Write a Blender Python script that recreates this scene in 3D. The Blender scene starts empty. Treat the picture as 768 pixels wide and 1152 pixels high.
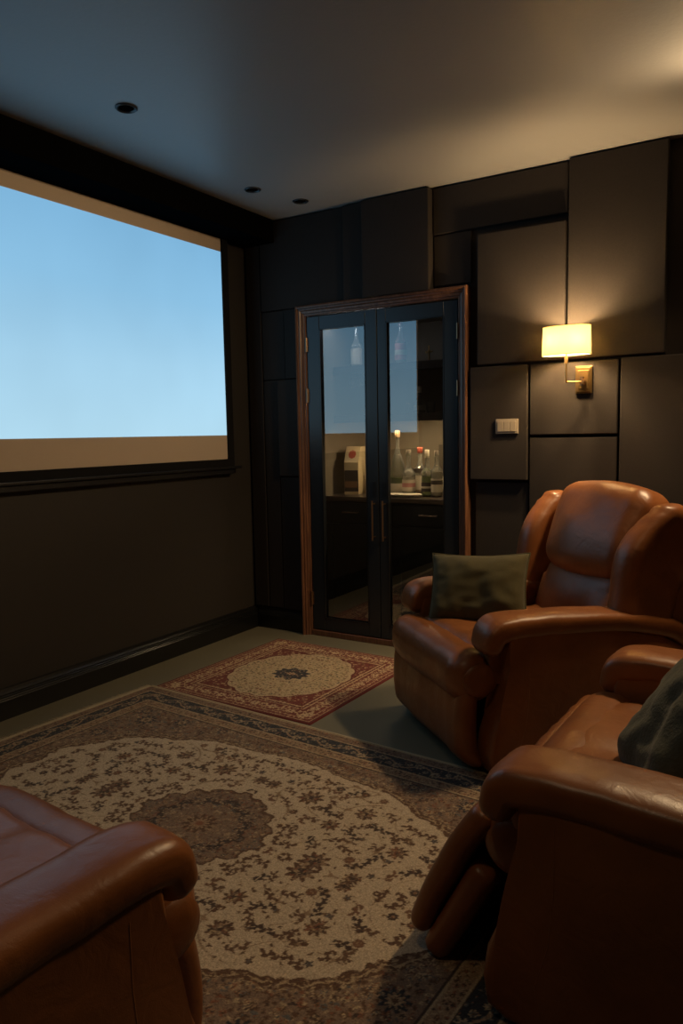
import bpy, bmesh, math, random
import numpy as np
from math import sin, cos, pi, radians
from mathutils import Vector, Matrix, noise

SC = bpy.context.scene
COL = SC.collection
random.seed(7)
CEIL = 2.55

# ------------------------------------------------------------------ helpers
def finish(bm, name, mat=None, parent=None, smooth=False, kind=None, label=None, sub=0, bevel=0, auto=None):
    me = bpy.data.meshes.new(name)
    bmesh.ops.recalc_face_normals(bm, faces=bm.faces[:])
    bm.to_mesh(me); bm.free()
    o = bpy.data.objects.new(name, me)
    COL.objects.link(o)
    if mat: me.materials.append(mat)
    if parent: o.parent = parent
    if smooth:
        me.polygons.foreach_set('use_smooth', [True]*len(me.polygons))
    if auto is not None:
        me.polygons.foreach_set('use_smooth', [True]*len(me.polygons))
        bm2 = bmesh.new(); bm2.from_mesh(me)
        for e in bm2.edges:
            if len(e.link_faces) == 2 and e.calc_face_angle(0) > radians(auto): e.smooth = False
        bm2.to_mesh(me); bm2.free()
    if bevel:
        m = o.modifiers.new('bevel', 'BEVEL'); m.width = bevel; m.segments = 3; m.limit_method = 'ANGLE'
    if sub:
        m = o.modifiers.new('sub', 'SUBSURF'); m.levels = sub; m.render_levels = sub
    if kind: o['kind'] = kind
    if label: o['label'] = label
    return o

def thing(name, label, cat, loc=(0, 0, 0), rz=0, group=None):
    o = bpy.data.objects.new(name, None); COL.objects.link(o)
    o.location = loc; o.rotation_euler = (0, 0, rz); o.empty_display_size = .05
    o['label'] = label; o['category'] = cat
    if group: o['group'] = group
    return o

def tag(o, label, cat, group=None):
    o['label'] = label; o['category'] = cat
    if group: o['group'] = group
    return o

def dup(root, loc, rz=None, label=None, group=None):
    r = root.copy(); COL.objects.link(r); r.location = loc
    if rz is not None: r.rotation_euler = (0, 0, rz)
    if label: r['label'] = label
    if group: r['group'] = group
    for ch in list(root.children):
        c = ch.copy(); COL.objects.link(c); c.parent = r
        for g in ch.children:
            d = g.copy(); COL.objects.link(d); d.parent = c
    return r

def add_box(bm, x0, x1, y0, y1, z0, z1):
    v = [bm.verts.new(p) for p in ((x0,y0,z0),(x1,y0,z0),(x1,y1,z0),(x0,y1,z0),(x0,y0,z1),(x1,y0,z1),(x1,y1,z1),(x0,y1,z1))]
    for f in ((0,3,2,1),(4,5,6,7),(0,1,5,4),(1,2,6,5),(2,3,7,6),(3,0,4,7)):
        bm.faces.new([v[i] for i in f])

def box(name, x0, x1, y0, y1, z0, z1, mat, parent=None, bevel=0, **k):
    bm = bmesh.new(); add_box(bm, x0, x1, y0, y1, z0, z1)
    return finish(bm, name, mat, parent, bevel=bevel, **k)

def add_lathe(bm, prof, cx=0, cy=0, z0=0, n=28, sx=1, sy=1, M=None):
    rings = []
    for r, z in prof:
        ring = []
        for i in range(n):
            a = 2*pi*i/n
            p = Vector((cx+r*cos(a)*sx, cy+r*sin(a)*sy, z0+z))
            if M: p = M @ p
            ring.append(bm.verts.new(p))
        rings.append(ring)
    for a, b in zip(rings, rings[1:]):
        for i in range(n):
            bm.faces.new((a[i], a[(i+1) % n], b[(i+1) % n], b[i]))
    bm.faces.new(rings[0][::-1]); bm.faces.new(rings[-1])

def add_tube(bm, pts, r, n=10, caps=True):
    pts = [Vector(p) for p in pts]
    rings = []
    prev = None
    for i, p in enumerate(pts):
        t = (pts[min(i+1, len(pts)-1)] - pts[max(i-1, 0)]).normalized()
        if prev is None:
            a = t.orthogonal().normalized()
        else:
            a = (prev - t*prev.dot(t)).normalized()
        prev = a; b = t.cross(a)
        rr = r[i] if isinstance(r, (list, tuple)) else r
        rings.append([bm.verts.new(p + (a*cos(2*pi*k/n)+b*sin(2*pi*k/n))*rr) for k in range(n)])
    for A, B in zip(rings, rings[1:]):
        for k in range(n):
            bm.faces.new((A[k], A[(k+1) % n], B[(k+1) % n], B[k]))
    if caps:
        bm.faces.new(rings[0][::-1]); bm.faces.new(rings[-1])

def add_loft(bm, path, n=28, m=2.6):
    """path: list of (y, z, half_width, half_height, x); cross-section superellipse in the plane normal to the yz tangent"""
    P = [Vector((q[4] if len(q) > 4 else 0, q[0], q[1])) for q in path]
    rings = []
    for i, q in enumerate(path):
        t = (P[min(i+1, len(P)-1)] - P[max(i-1, 0)]); t.x = 0; t.normalize()
        nrm = Vector((0, -t.z, t.y))
        ring = []
        for k in range(n):
            a = 2*pi*k/n
            c, s = cos(a), sin(a)
            ex = math.copysign(abs(c)**(2/m), c)*q[2]; ez = math.copysign(abs(s)**(2/m), s)*q[3]
            ring.append(bm.verts.new(P[i] + Vector((ex, 0, 0)) + nrm*ez))
        rings.append(ring)
    for A, B in zip(rings, rings[1:]):
        for k in range(n):
            bm.faces.new((A[k], A[(k+1) % n], B[(k+1) % n], B[k]))
    bm.faces.new(rings[0][::-1]); bm.faces.new(rings[-1])

def smooth_path(ctrl, steps=6, round_ends=True, er=.03):
    """Catmull-Rom over control tuples + rounded end caps"""
    out = []
    C = [np.array(c, float) for c in ctrl]
    C = [2*C[0]-C[1]] + C + [2*C[-1]-C[-2]]
    for i in range(1, len(C)-2):
        for s in range(steps):
            t = s/steps
            p = .5*((2*C[i]) + (-C[i-1]+C[i+1])*t + (2*C[i-1]-5*C[i]+4*C[i+1]-C[i+2])*t*t + (-C[i-1]+3*C[i]-3*C[i+1]+C[i+2])*t**3)
            out.append(p)
    out.append(C[-2])
    if round_ends:
        def cap(p, q):
            d = (p-q)[:2]; d = d/np.linalg.norm(d)
            res = []
            for a in (20, 40, 58, 74, 86):
                a = radians(a); r = p.copy()
                r[0] += d[0]*er*sin(a); r[1] += d[1]*er*sin(a)
                r[2] = p[2] - er*(1-cos(a)); r[3] = max(.002, p[3]*(1-(1-cos(a))*.95))
                res.append(r)
            return res
        a = cap(out[0], out[1])[::-1]; b = cap(out[-1], out[-2])
        out = a+out+b
    return [tuple(p) for p in out]

def add_cushion(bm, hx, hy, hz, r, fn=None, N=22):
    """rounded box of half sizes with radius r, then deformed by fn(x,y,z)->(x,y,z)"""
    def grid(h):
        k = max(6, N)
        t = np.linspace(-1, 1, k+1)
        t = np.sign(t)*(1-(1-np.abs(t))**1.5)
        return t*h
    gx, gy, gz = grid(hx), grid(hy), grid(hz)
    cache = {}
    n = len(gx)
    def vert(i, j, k):
        key = (i, j, k)
        if key not in cache:
            p = Vector((gx[i], gy[j], gz[k]))
            q = Vector((max(-hx+r, min(hx-r, p.x)), max(-hy+r, min(hy-r, p.y)), max(-hz+r, min(hz-r, p.z))))
            d = p-q
            if d.length > 1e-9:
                # map square to round corner
                mx = max(abs(d.x), abs(d.y), abs(d.z))
                p = q + d.normalized()*mx
            if fn: p = Vector(fn(p.x, p.y, p.z))
            cache[key] = bm.verts.new(p)
        return cache[key]
    e = n-1
    for a in range(e):
        for b in range(e):
            for s in (0, e):
                for f in ([(a,b,s),(a+1,b,s),(a+1,b+1,s),(a,b+1,s)], [(a,s,b),(a+1,s,b),(a+1,s,b+1),(a,s,b+1)], [(s,a,b),(s,a+1,b),(s,a+1,b+1),(s,a,b+1)]):
                    bm.faces.new([vert(*c) for c in f])

def add_profile(bm, prof, x0, x1):
    """extrude closed (y,z) profile between x0 and x1"""
    A = [bm.verts.new((x0, y, z)) for y, z in prof]; B = [bm.verts.new((x1, y, z)) for y, z in prof]
    n = len(prof)
    for i in range(n): bm.faces.new((A[i], A[(i+1) % n], B[(i+1) % n], B[i]))
    bm.faces.new(A[::-1]); bm.faces.new(B)

# ------------------------------------------------------------------ materials
def mat(name, base=(.5, .5, .5), rough=.6, metal=0, spec=.5, bump=None, var=None, coat=0, sheen=0):
    m = bpy.data.materials.new(name); m.use_nodes = True
    nt = m.node_tree; b = nt.nodes['Principled BSDF']
    b.inputs['Base Color'].default_value = (*base, 1)
    b.inputs['Roughness'].default_value = rough; b.inputs['Metallic'].default_value = metal
    b.inputs['Specular IOR Level'].default_value = spec
    b.inputs['Coat Weight'].default_value = coat
    b.inputs['Sheen Weight'].default_value = sheen
    tc = nt.nodes.new('ShaderNodeTexCoord')
    if var:   # (scale, amount)
        nz = nt.nodes.new('ShaderNodeTexNoise'); nz.inputs['Scale'].default_value = var[0]; nz.inputs['Detail'].default_value = 4
        nt.links.new(tc.outputs['Object'], nz.inputs['Vector'])
        mx = nt.nodes.new('ShaderNodeMix'); mx.data_type = 'RGBA'
        mx.inputs[6].default_value = (*[c*(1-var[1]) for c in base], 1)
        mx.inputs[7].default_value = (*[min(1, c*(1+var[1])) for c in base], 1)
        nt.links.new(nz.outputs['Fac'], mx.inputs[0]); nt.links.new(mx.outputs[2], b.inputs['Base Color'])
    if bump:  # (scale, strength, distance)
        nz = nt.nodes.new('ShaderNodeTexNoise'); nz.inputs['Scale'].default_value = bump[0]; nz.inputs['Detail'].default_value = 3
        nt.links.new(tc.outputs['Object'], nz.inputs['Vector'])
        bp = nt.nodes.new('ShaderNodeBump'); bp.inputs['Strength'].default_value = bump[1]; bp.inputs['Distance'].default_value = bump[2]
        nt.links.new(nz.outputs['Fac'], bp.inputs['Height']); nt.links.new(bp.outputs['Normal'], b.inputs['Normal'])
    return m

def leather_mat():
    m = mat('leather', (.27, .085, .022), .37, spec=.55)
    nt = m.node_tree; b = nt.nodes['Principled BSDF']; tc = nt.nodes['Texture Coordinate']
    n1 = nt.nodes.new('ShaderNodeTexNoise'); n1.inputs['Scale'].default_value = 5; n1.inputs['Detail'].default_value = 6
    nt.links.new(tc.outputs['Object'], n1.inputs['Vector'])
    cr = nt.nodes.new('ShaderNodeValToRGB')
    cr.color_ramp.elements[0].position = .3; cr.color_ramp.elements[0].color = (.175, .058, .016, 1)
    cr.color_ramp.elements[1].position = .75; cr.color_ramp.elements[1].color = (.285, .100, .030, 1)
    nt.links.new(n1.outputs['Fac'], cr.inputs['Fac']); nt.links.new(cr.outputs['Color'], b.inputs['Base Color'])
    vo = nt.nodes.new('ShaderNodeTexVoronoi'); vo.inputs['Scale'].default_value = 420
    nt.links.new(tc.outputs['Object'], vo.inputs['Vector'])
    n2 = nt.nodes.new('ShaderNodeTexNoise'); n2.inputs['Scale'].default_value = 14; n2.inputs['Detail'].default_value = 5; n2.inputs['Distortion'].default_value = 1.2
    nt.links.new(tc.outputs['Object'], n2.inputs['Vector'])
    b1 = nt.nodes.new('ShaderNodeBump'); b1.inputs['Strength'].default_value = .12; b1.inputs['Distance'].default_value = .001
    nt.links.new(vo.outputs['Distance'], b1.inputs['Height'])
    b2 = nt.nodes.new('ShaderNodeBump'); b2.inputs['Strength'].default_value = .35; b2.inputs['Distance'].default_value = .006
    nt.links.new(n2.outputs['Fac'], b2.inputs['Height']); nt.links.new(b1.outputs['Normal'], b2.inputs['Normal'])
    nt.links.new(b2.outputs['Normal'], b.inputs['Normal'])
    rr = nt.nodes.new('ShaderNodeMapRange'); rr.inputs['To Min'].default_value = .31; rr.inputs['To Max'].default_value = .45
    nt.links.new(n2.outputs['Fac'], rr.inputs['Value']); nt.links.new(rr.outputs['Result'], b.inputs['Roughness'])
    return m

def wood_mat():
    m = mat('brown_wood', (.1, .04, .02), .38)
    nt = m.node_tree; b = nt.nodes['Principled BSDF']; tc = nt.nodes['Texture Coordinate']
    mp = nt.nodes.new('ShaderNodeMapping'); mp.inputs['Scale'].default_value = (30, 30, 2.5)
    nt.links.new(tc.outputs['Object'], mp.inputs['Vector'])
    n = nt.nodes.new('ShaderNodeTexNoise'); n.inputs['Scale'].default_value = 2; n.inputs['Detail'].default_value = 5
    nt.links.new(mp.outputs['Vector'], n.inputs['Vector'])
    cr = nt.nodes.new('ShaderNodeValToRGB')
    cr.color_ramp.elements[0].position = .3; cr.color_ramp.elements[0].color = (.085, .034, .018, 1)
    cr.color_ramp.elements[1].position = .7; cr.color_ramp.elements[1].color = (.19, .085, .045, 1)
    nt.links.new(n.outputs['Fac'], cr.inputs['Fac']); nt.links.new(cr.outputs['Color'], b.inputs['Base Color'])
    return m

def glass_mat(name, tint, ior, rough=0.0, backlit=0.0):
    m = bpy.data.materials.new(name); m.use_nodes = True
    nt = m.node_tree; nt.nodes.clear()
    out = nt.nodes.new('ShaderNodeOutputMaterial'); mix = nt.nodes.new('ShaderNodeMixShader')
    tr = nt.nodes.new('ShaderNodeBsdfTransparent'); tr.inputs['Color'].default_value = (*tint, 1)
    gl = nt.nodes.new('ShaderNodeBsdfGlossy'); gl.inputs['Roughness'].default_value = rough
    fr = nt.nodes.new('ShaderNodeFresnel'); fr.inputs['IOR'].default_value = ior
    geo = nt.nodes.new('ShaderNodeNewGeometry')
    # same reflectance from either side of a thin pane
    mul = nt.nodes.new('ShaderNodeVectorMath'); mul.operation = 'SCALE'
    ma = nt.nodes.new('ShaderNodeMath'); ma.operation = 'MULTIPLY_ADD'; ma.inputs[1].default_value = -2; ma.inputs[2].default_value = 1
    nt.links.new(geo.outputs['Backfacing'], ma.inputs[0])
    lw = nt.nodes.new('ShaderNodeLayerWeight'); lw.inputs['Blend'].default_value = 1-1/ior if ior > 1 else .3
    nt.links.new(lw.outputs['Fresnel'], mix.inputs['Fac'])
    nt.nodes.remove(mul); nt.nodes.remove(ma); nt.nodes.remove(fr); nt.nodes.remove(geo)
    nt.links.new(tr.outputs[0], mix.inputs[1]); nt.links.new(gl.outputs[0], mix.inputs[2])
    if backlit:
        m2 = nt.nodes.new('ShaderNodeMixShader'); m2.inputs['Fac'].default_value = backlit
        df = nt.nodes.new('ShaderNodeBsdfDiffuse'); df.inputs['Color'].default_value = (.8, .78, .70, 1)  # pale diffuse share makes the bottle glass look backlit
        nt.links.new(mix.outputs[0], m2.inputs[1]); nt.links.new(df.outputs[0], m2.inputs[2]); nt.links.new(m2.outputs[0], out.inputs['Surface'])
    else:
        nt.links.new(mix.outputs[0], out.inputs['Surface'])
    return m

def emit_mat(name, col, s):
    m = bpy.data.materials.new(name); m.use_nodes = True
    nt = m.node_tree; nt.nodes.clear()
    out = nt.nodes.new('ShaderNodeOutputMaterial'); e = nt.nodes.new('ShaderNodeEmission')
    e.inputs['Color'].default_value = (*col, 1); e.inputs['Strength'].default_value = s
    nt.links.new(e.outputs[0], out.inputs['Surface'])
    return m

def rug_mat(name):
    m = mat(name, (.5, .4, .3), .95, spec=.1, sheen=.15)
    nt = m.node_tree; b = nt.nodes['Principled BSDF']; tc = nt.nodes['Texture Coordinate']
    at = nt.nodes.new('ShaderNodeAttribute'); at.attribute_name = 'weave'
    n = nt.nodes.new('ShaderNodeTexNoise'); n.inputs['Scale'].default_value = 260; n.inputs['Detail'].default_value = 2
    nt.links.new(tc.outputs['Object'], n.inputs['Vector'])
    mr = nt.nodes.new('ShaderNodeMapRange'); mr.inputs['From Min'].default_value = .3; mr.inputs['From Max'].default_value = .7
    mr.inputs['To Min'].default_value = .72; mr.inputs['To Max'].default_value = 1.2
    nt.links.new(n.outputs['Fac'], mr.inputs['Value'])
    vm = nt.nodes.new('ShaderNodeVectorMath'); vm.operation = 'SCALE'
    nt.links.new(at.outputs['Color'], vm.inputs[0]); nt.links.new(mr.outputs['Result'], vm.inputs['Scale'])
    nt.links.new(vm.outputs[0], b.inputs['Base Color'])
    bp = nt.nodes.new('ShaderNodeBump'); bp.inputs['Strength'].default_value = .5; bp.inputs['Distance'].default_value = .003
    nt.links.new(n.outputs['Fac'], bp.inputs['Height']); nt.links.new(bp.outputs['Normal'], b.inputs['Normal'])
    return m

M = dict(
    leather=leather_mat(), wood=wood_mat(),
    leather_dark=mat('dark_leather', (.16, .05, .014), .45, bump=(60, .2, .002)),
    wall=mat('dark_wall_paint', (.023, .019, .016), .6, bump=(180, .15, .001)),
    panel=mat('dark_acoustic_fabric', (.030, .0238, .0205), .85, spec=.25, bump=(420, .5, .0015), var=(160, .25)),
    ceiling=mat('dark_satin_ceiling', (.30, .29, .28), .42, spec=.45, bump=(70, .22, .002)),
    floor=mat('olive_grey_flooring', (.165, .150, .105), .5, spec=.35, bump=(90, .1, .001), var=(3, .08)),
    base=mat('black_gloss_skirting', (.008, .008, .008), .28),
    black=mat('black_satin_paint', (.010, .011, .013), .3),
    black_door=mat('black_door_paint', (.016, .019, .023), .32),
    velvet=mat('black_screen_border', (.006, .006, .007), .8, spec=.2),
    screen=mat('white_screen_fabric', (.56, .46, .37), .9, spec=.1),
    niche=mat('taupe_niche_paint', (.20, .165, .115), .6, bump=(60, .1, .001)),
    brass=mat('brass', (.62, .40, .16), .3, metal=1),
    bronze=mat('aged_bronze', (.42, .27, .16), .35, metal=1),
    olive=mat('olive_cushion_cloth', (.082, .070, .034), .9, spec=.15, bump=(300, .6, .002), var=(35, .15), sheen=.1),
    olive_dark=mat('moss_cushion_cloth', (.062, .060, .036), .85, spec=.2, bump=(120, .6, .003), var=(22, .45), sheen=.1),
    plate=mat('ivory_switch_plastic', (.33, .28, .22), .4),
    white=mat('white_ceramic', (.72, .66, .52), .3),
    door_glass=glass_mat('reflective_pane', (.95, .96, .96), 3.3),
    bottle_glass=glass_mat('clear_bottle_glass', (.95, .96, .93), 1.6, .06, .16),
    smoked=glass_mat('smoked_bottle_glass', (.72, .74, .64), 1.7, .05, .12),
    liquid=mat('clear_liquid', (.62, .58, .44), .15),
    green=mat('green_liquid', (.36, .46, .12), .2),
    amber=mat('amber_liquid', (.62, .42, .18), .2),
    label_w=mat('cream_label', (.62, .55, .42), .6),
    label_r=mat('red_label', (.42, .09, .05), .5),
    label_d=mat('dark_label', (.06, .045, .035), .5),
    label_p=mat('pink_label', (.50, .22, .20), .5),
    cork=mat('pale_cork', (.52, .36, .20), .7),
    fringe=mat('cream_fringe', (.46, .38, .26), .9, spec=.1),
    dark_void=mat('black_recess', (.003, .003, .003), .95, spec=0),
    carton=mat('cream_carton', (.62, .50, .30), .55),
)

# ------------------------------------------------------------------ room shell
RX, RY = 4.0, -5.3
box('floor', -.1, RX+.1, RY-.1, 1.0, -.1, 0, M['floor'], kind='structure')
box('ceiling', -.1, RX+.1, RY-.1, 1.0, CEIL, CEIL+.1, M['ceiling'], kind='structure')
box('wall_left', -.1, 0, RY-.1, .1, 0, CEIL, M['wall'], kind='structure')
box('wall_right', RX, RX+.1, RY-.1, .1, 0, CEIL, M['wall'], kind='structure')
box('wall_rear', -.1, RX+.1, RY-.1, RY, 0, CEIL, M['wall'], kind='structure')
NX0, NX1, NZ = .462, 1.442, 1.955            # niche opening in the back wall
bm = bmesh.new()
add_box(bm, -.1, NX0, 0, .1, 0, CEIL); add_box(bm, NX1, RX+.1, 0, .1, 0, CEIL); add_box(bm, NX0, NX1, 0, .1, NZ, CEIL)
finish(bm, 'wall_back', M['panel'], kind='structure')
bm = bmesh.new()                              # the closet behind the doors
add_box(bm, NX0-.06, NX0, .1, .72, 0, NZ+.05); add_box(bm, NX1, NX1+.06, .1, .72, 0, NZ+.05)
add_box(bm, NX0, NX1, .66, .72, 0, NZ+.05); add_box(bm, NX0, NX1, .1, .66, NZ, NZ+.05)
finish(bm, 'wall_niche', M['niche'], kind='structure')

def skirting(name, pts_to_world, L):
    prof = [(0, 0), (.028, 0), (.028, .085), (.024, .09), (.026, .094), (.022, .099), (.024, .104), (.019, .109), (.021, .114), (.012, .124), (.008, .135), (0, .138)]
    bm = bmesh.new()
    A = [bm.verts.new(pts_to_world(0, d, z)) for d, z in prof]; B = [bm.verts.new(pts_to_world(L, d, z)) for d, z in prof]
    n = len(prof)
    for i in range(n): bm.faces.new((A[i], A[(i+1) % n], B[(i+1) % n], B[i]))
    bm.faces.new(A[::-1]); bm.faces.new(B)
    return finish(bm, name, M['base'], kind='structure')
skirting('baseboard_left', lambda t, d, z: (d, RY+t, z), -RY)
skirting('baseboard_back', lambda t, d, z: (.03+t, -d, z), .355)
skirting('baseboard_right', lambda t, d, z: (RX-d, RY+t, z), -RY)
skirting('baseboard_rear', lambda t, d, z: (t, RY+d, z), RX)
skirting('baseboard_back_right', lambda t, d, z: (1.53+t, -d, z), RX-1.56)

box('shade_box', 0, .24, RY, 0, 2.415, CEIL, M['dark_void'], kind='structure', bevel=.003)   # black box added to shade the ceiling above the screen
# ------------------------------------------------------------------ acoustic panels on the back wall
def panel(x0, x1, z0, z1, t, label, g=.004):
    o = box('acoustic_panel', x0+g/2, x1-g/2, -t, -.001, z0+g/2, z1-g/2, M['panel'], bevel=.006)
    return tag(o, label, 'wall panel')
panel(.01, .125, .14, 2.545, .028, 'narrow near-black wall panel tight in the corner beside the projection screen')
panel(.125, .734, 2.01, 2.545, .030, 'wide dark navy wall panel in the upper left corner beside the narrow strip')
panel(.734, .874, 2.01, 2.545, .045, 'narrow dark navy upright panel between two wider ones above the left glass door')
panel(.874, 1.292, 2.01, 2.545, .072, 'protruding dark blue wall panel above the glass doors with a lit right edge')
panel(.125, .30, 1.59, 2.01, .026, 'small black panel beside the top left corner of the wooden door casing, nearer the screen')
panel(.30, .403, 1.59, 2.01, .034, 'slim black panel directly touching the upper left of the door casing')
panel(.125, .24, .14, 1.59, .026, 'tall slim black panel low in the corner beside the screen wall')
panel(.24, .403, .99, 1.59, .040, 'black panel left of the door casing at the height of the door hinges')
panel(.24, .403, .14, .99, .028, 'black lower panel left of the door casing reaching down to the skirting')
panel(1.292, 2.016, 2.30, 2.545, .024, 'wide flat dark panel at the ceiling between the blue panel and the tall lit panel')
panel(1.292, 1.512, 2.03, 2.30, .018, 'small recessed dark panel above the top right corner of the wooden door casing')
panel(1.555, 2.014, 1.592, 2.262, .060, 'brown-grey fabric panel above the light switch, left of the wall lamp shade')
panel(2.022, 2.470, 1.592, 2.545, .060, 'tall brown-grey fabric panel running to the ceiling right of the wall lamp')
panel(1.514, 1.829, .990, 1.586, .055, 'fabric panel that carries the light switch, beside the wooden door casing')
panel(1.835, 2.268, 1.222, 1.582, .050, 'low fabric panel directly behind the brass lamp backplate')
panel(1.833, 2.268, .55, 1.214, .044, 'shaded fabric panel below the wall lamp and above the far recliner headrest')
panel(2.276, 3.05, .62, 1.586, .056, 'large lower fabric panel right of the wall lamp, behind the far recliner back')
panel(1.530, 1.829, .14, .982, .020, 'dark recessed panel under the switch panel behind the far recliner cushion')
panel(1.833, 2.268, .14, .542, .030, 'low dark panel hidden behind the far recliner seat back')
panel(2.60, 3.40, 1.60, 2.545, .046, 'dark panel past the black gap right of the tall lit panel')

# ------------------------------------------------------------------ door casing + glazed doors
def casing():
    # stepped moulding profile: (distance outward from opening, depth from wall)
    prof = [(0, 0), (0, .030), (.006, .034), (.012, .034), (.015, .040), (.026, .044), (.032, .052), (.040, .052), (.043, .060), (.050, .064), (.058, .060), (.058, 0)]
    bm = bmesh.new()
    x0, x1, z1 = NX0, NX1, NZ
    def ring(d, y):
        return [(x0-d, -y, 0), (x0-d, -y, z1+d), (x1+d, -y, z1+d), (x1+d, -y, 0)]
    R = [[bm.verts.new(p) for p in ring(d, y)] for d, y in prof]
    n = len(R)
    for i in range(n):
        A, B = R[i], R[(i+1) % n]
        for k in range(3): bm.faces.new((A[k], A[k+1], B[k+1], B[k]))
    bm.faces.new([r[0] for r in R]); bm.faces.new([r[3] for r in R][::-1])
    return finish(bm, 'trim_1', M['wood'], kind='structure')
casing()
box('trim_2', NX0, NX1, -.035, .09, 0, .035, M['wood'], kind='structure', bevel=.004)    # sill
DY0, DY1 = -.028, .012
def door(name, x0, x1, side):
    r = bpy.data.objects.new(name, None); COL.objects.link(r); r['kind'] = 'structure'
    r.location = (x0 if side < 0 else x1, 0, .036)
    ox = r.location.x; oz = .036
    Z0, Z1 = .04, NZ-.006
    if side < 0: gx0, gx1 = x0+.088, x1-.075
    else: gx0, gx1 = x0+.055, x1-.082
    gz0, gz1 = .115, Z1-.075
    bm = bmesh.new()
    def B(a, b, c, d, y0=DY0, y1=DY1): add_box(bm, a-ox, b-ox, y0, y1, c-oz, d-oz)
    B(x0, gx0, Z0, Z1); B(gx1, x1, Z0, Z1); B(gx0, gx1, Z0, gz0); B(gx0, gx1, gz1, Z1)
    finish(bm, 'door_frame', M['black_door'], r, bevel=.003)
    bm = bmesh.new()
    w = .006
    def C(a, b, c, d): add_box(bm, a-ox, b-ox, DY0-.002, DY0+.01, c-oz, d-oz)
    C(gx0-w*.2, gx0+w, gz0, gz1); C(gx1-w, gx1+w*.2, gz0, gz1); C(gx0, gx1, gz0-w*.2, gz0+w); C(gx0, gx1, gz1-w, gz1+w*.2)
    finish(bm, 'glazing_bead', M['black'], r)
    bm = bmesh.new()
    v = [bm.verts.new(p) for p in ((gx0-ox, -.012, gz0-oz), (gx1-ox, -.012, gz0-oz), (gx1-ox, -.012, gz1-oz), (gx0-ox, -.012, gz1-oz))]
    bm.faces.new(v)
    finish(bm, 'glass_pane', M['door_glass'], r, label='clear reflective glass pane')
    # bar handle
    hx = (x1-.028 if side < 0 else x0+.036)-ox
    bm = bmesh.new()
    add_tube(bm, [(hx, DY0-.032, .625-oz), (hx, DY0-.032, .86-oz)], .0062, 12)
    for z in (.645, .84): add_tube(bm, [(hx, DY0+.002, z-oz), (hx, DY0-.032, z-oz)], .005, 10)
    finish(bm, 'handle', M['bronze'], r, smooth=False, auto=40, label='slim bronze bar handle')
    box('lock_plate', hx-.012, hx+.012, DY0-.003, DY0+.002, .885-oz, .97-oz, M['black'], r)
    for z in ((1.785, 1.483, .235)):
        bm = bmesh.new(); X = (x0-.001 if side < 0 else x1+.001)-ox
        add_tube(bm, [(X, DY0-.007, z-.042-oz), (X, DY0-.007, z+.042-oz)], .006, 10)
        add_box(bm, X-.009, X+.009, DY0-.004, DY0+.001, z-.04-oz, z+.04-oz)
        finish(bm, 'hinge', M['bronze'], r, auto=40, label='bronze butt hinge')
    return r
MIDX = .945
door('door_1', NX0+.004, MIDX-.002, -1)
door('door_2', MIDX+.002, NX1-.004, 1)

# ------------------------------------------------------------------ bar inside the closet
CX0, CX1, CY0, CY1 = NX0+.003, NX1-.003, .13, .655
bar = thing('bar_cabinet', 'black base cabinet with drawers and dark countertop behind the glass doors', 'cabinet', ((CX0+CX1)/2, .4, 0))
bx_, by_ = bar.location.x, bar.location.y
def bb(name, x0, x1, y0, y1, z0, z1, m, par=bar, **k): return box(name, x0-bx_, x1-bx_, y0-by_, y1-by_, z0, z1, m, par, **k)
bb('carcass', CX0, CX1, CY0+.02, CY1, 0, .832, M['black'])
bb('countertop', CX0, CX1, CY0-.012, CY1, .833, .862, mat('dark_brown_counter', (.05, .035, .025), .3), bevel=.004)
for (a, b, z0, z1, kind) in ((CX0+.01, MIDX-.01, .70, .82, 'drawer'), (CX0+.01, MIDX-.01, .09, .69, 'cabinet_door'), (MIDX+.01, CX1-.01, .70, .82, 'drawer'), (MIDX+.01, CX1-.01, .09, .69, 'cabinet_door')):
    bm = bmesh.new()
    add_box(bm, a-bx_, b-bx_, CY0-by_, CY0+.018-by_, z0, z1)
    if kind == 'cabinet_door':   # raised frame
        for q in ((a, a+.05, z0, z1), (b-.05, b, z0, z1), (a+.05, b-.05, z0, z0+.05), (a+.05, b-.05, z1-.07, z1)):
            add_box(bm, q[0]-bx_, q[1]-bx_, CY0-.008-by_, CY0-by_, q[2], q[3])
    d = finish(bm, kind, M['black'], bar, bevel=.002)
    if kind == 'drawer':
        c = (a+b)/2 + (-.04 if a < .9 else .0)
        bm = bmesh.new()
        add_tube(bm, [(c-.055-bx_, CY0-.028-by_, .765), (c+.055-bx_, CY0-.028-by_, .765)], .0045, 10)
        for s in (-.045, .045): add_tube(bm, [(c+s-bx_, CY0-by_+.001, .765), (c+s-bx_, CY0-.028-by_, .765)], .0035, 8)
        finish(bm, 'handle', M['bronze'], d, auto=40)

sh_m = mat('dark_shelf_board', (.045, .040, .036), .4)
S1Z, S2Z = 1.672, 1.365
def shelf(z, label):
    bm = bmesh.new(); add_box(bm, CX0, CX1, .27, CY1, z-.02, z)
    add_box(bm, CX0, CX1, .262, .2699, z-.046, z)
    return tag(finish(bm, 'wall_shelf', sh_m), label, 'shelf')
shelf(S1Z, 'upper dark shelf in the bar closet holding three tall bottles')
shelf(S2Z, 'lower dark shelf in the bar closet holding the small decanter')
# back splash board leaning on the lit closet wall
o = box('serving_board', 1.03, 1.36, .628, .650, .863, 1.17, mat('dark_board', (.085, .07, .048), .5), bevel=.003)
tag(o, 'dark rectangular board leaning on the closet back wall behind the bottles', 'board')

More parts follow.
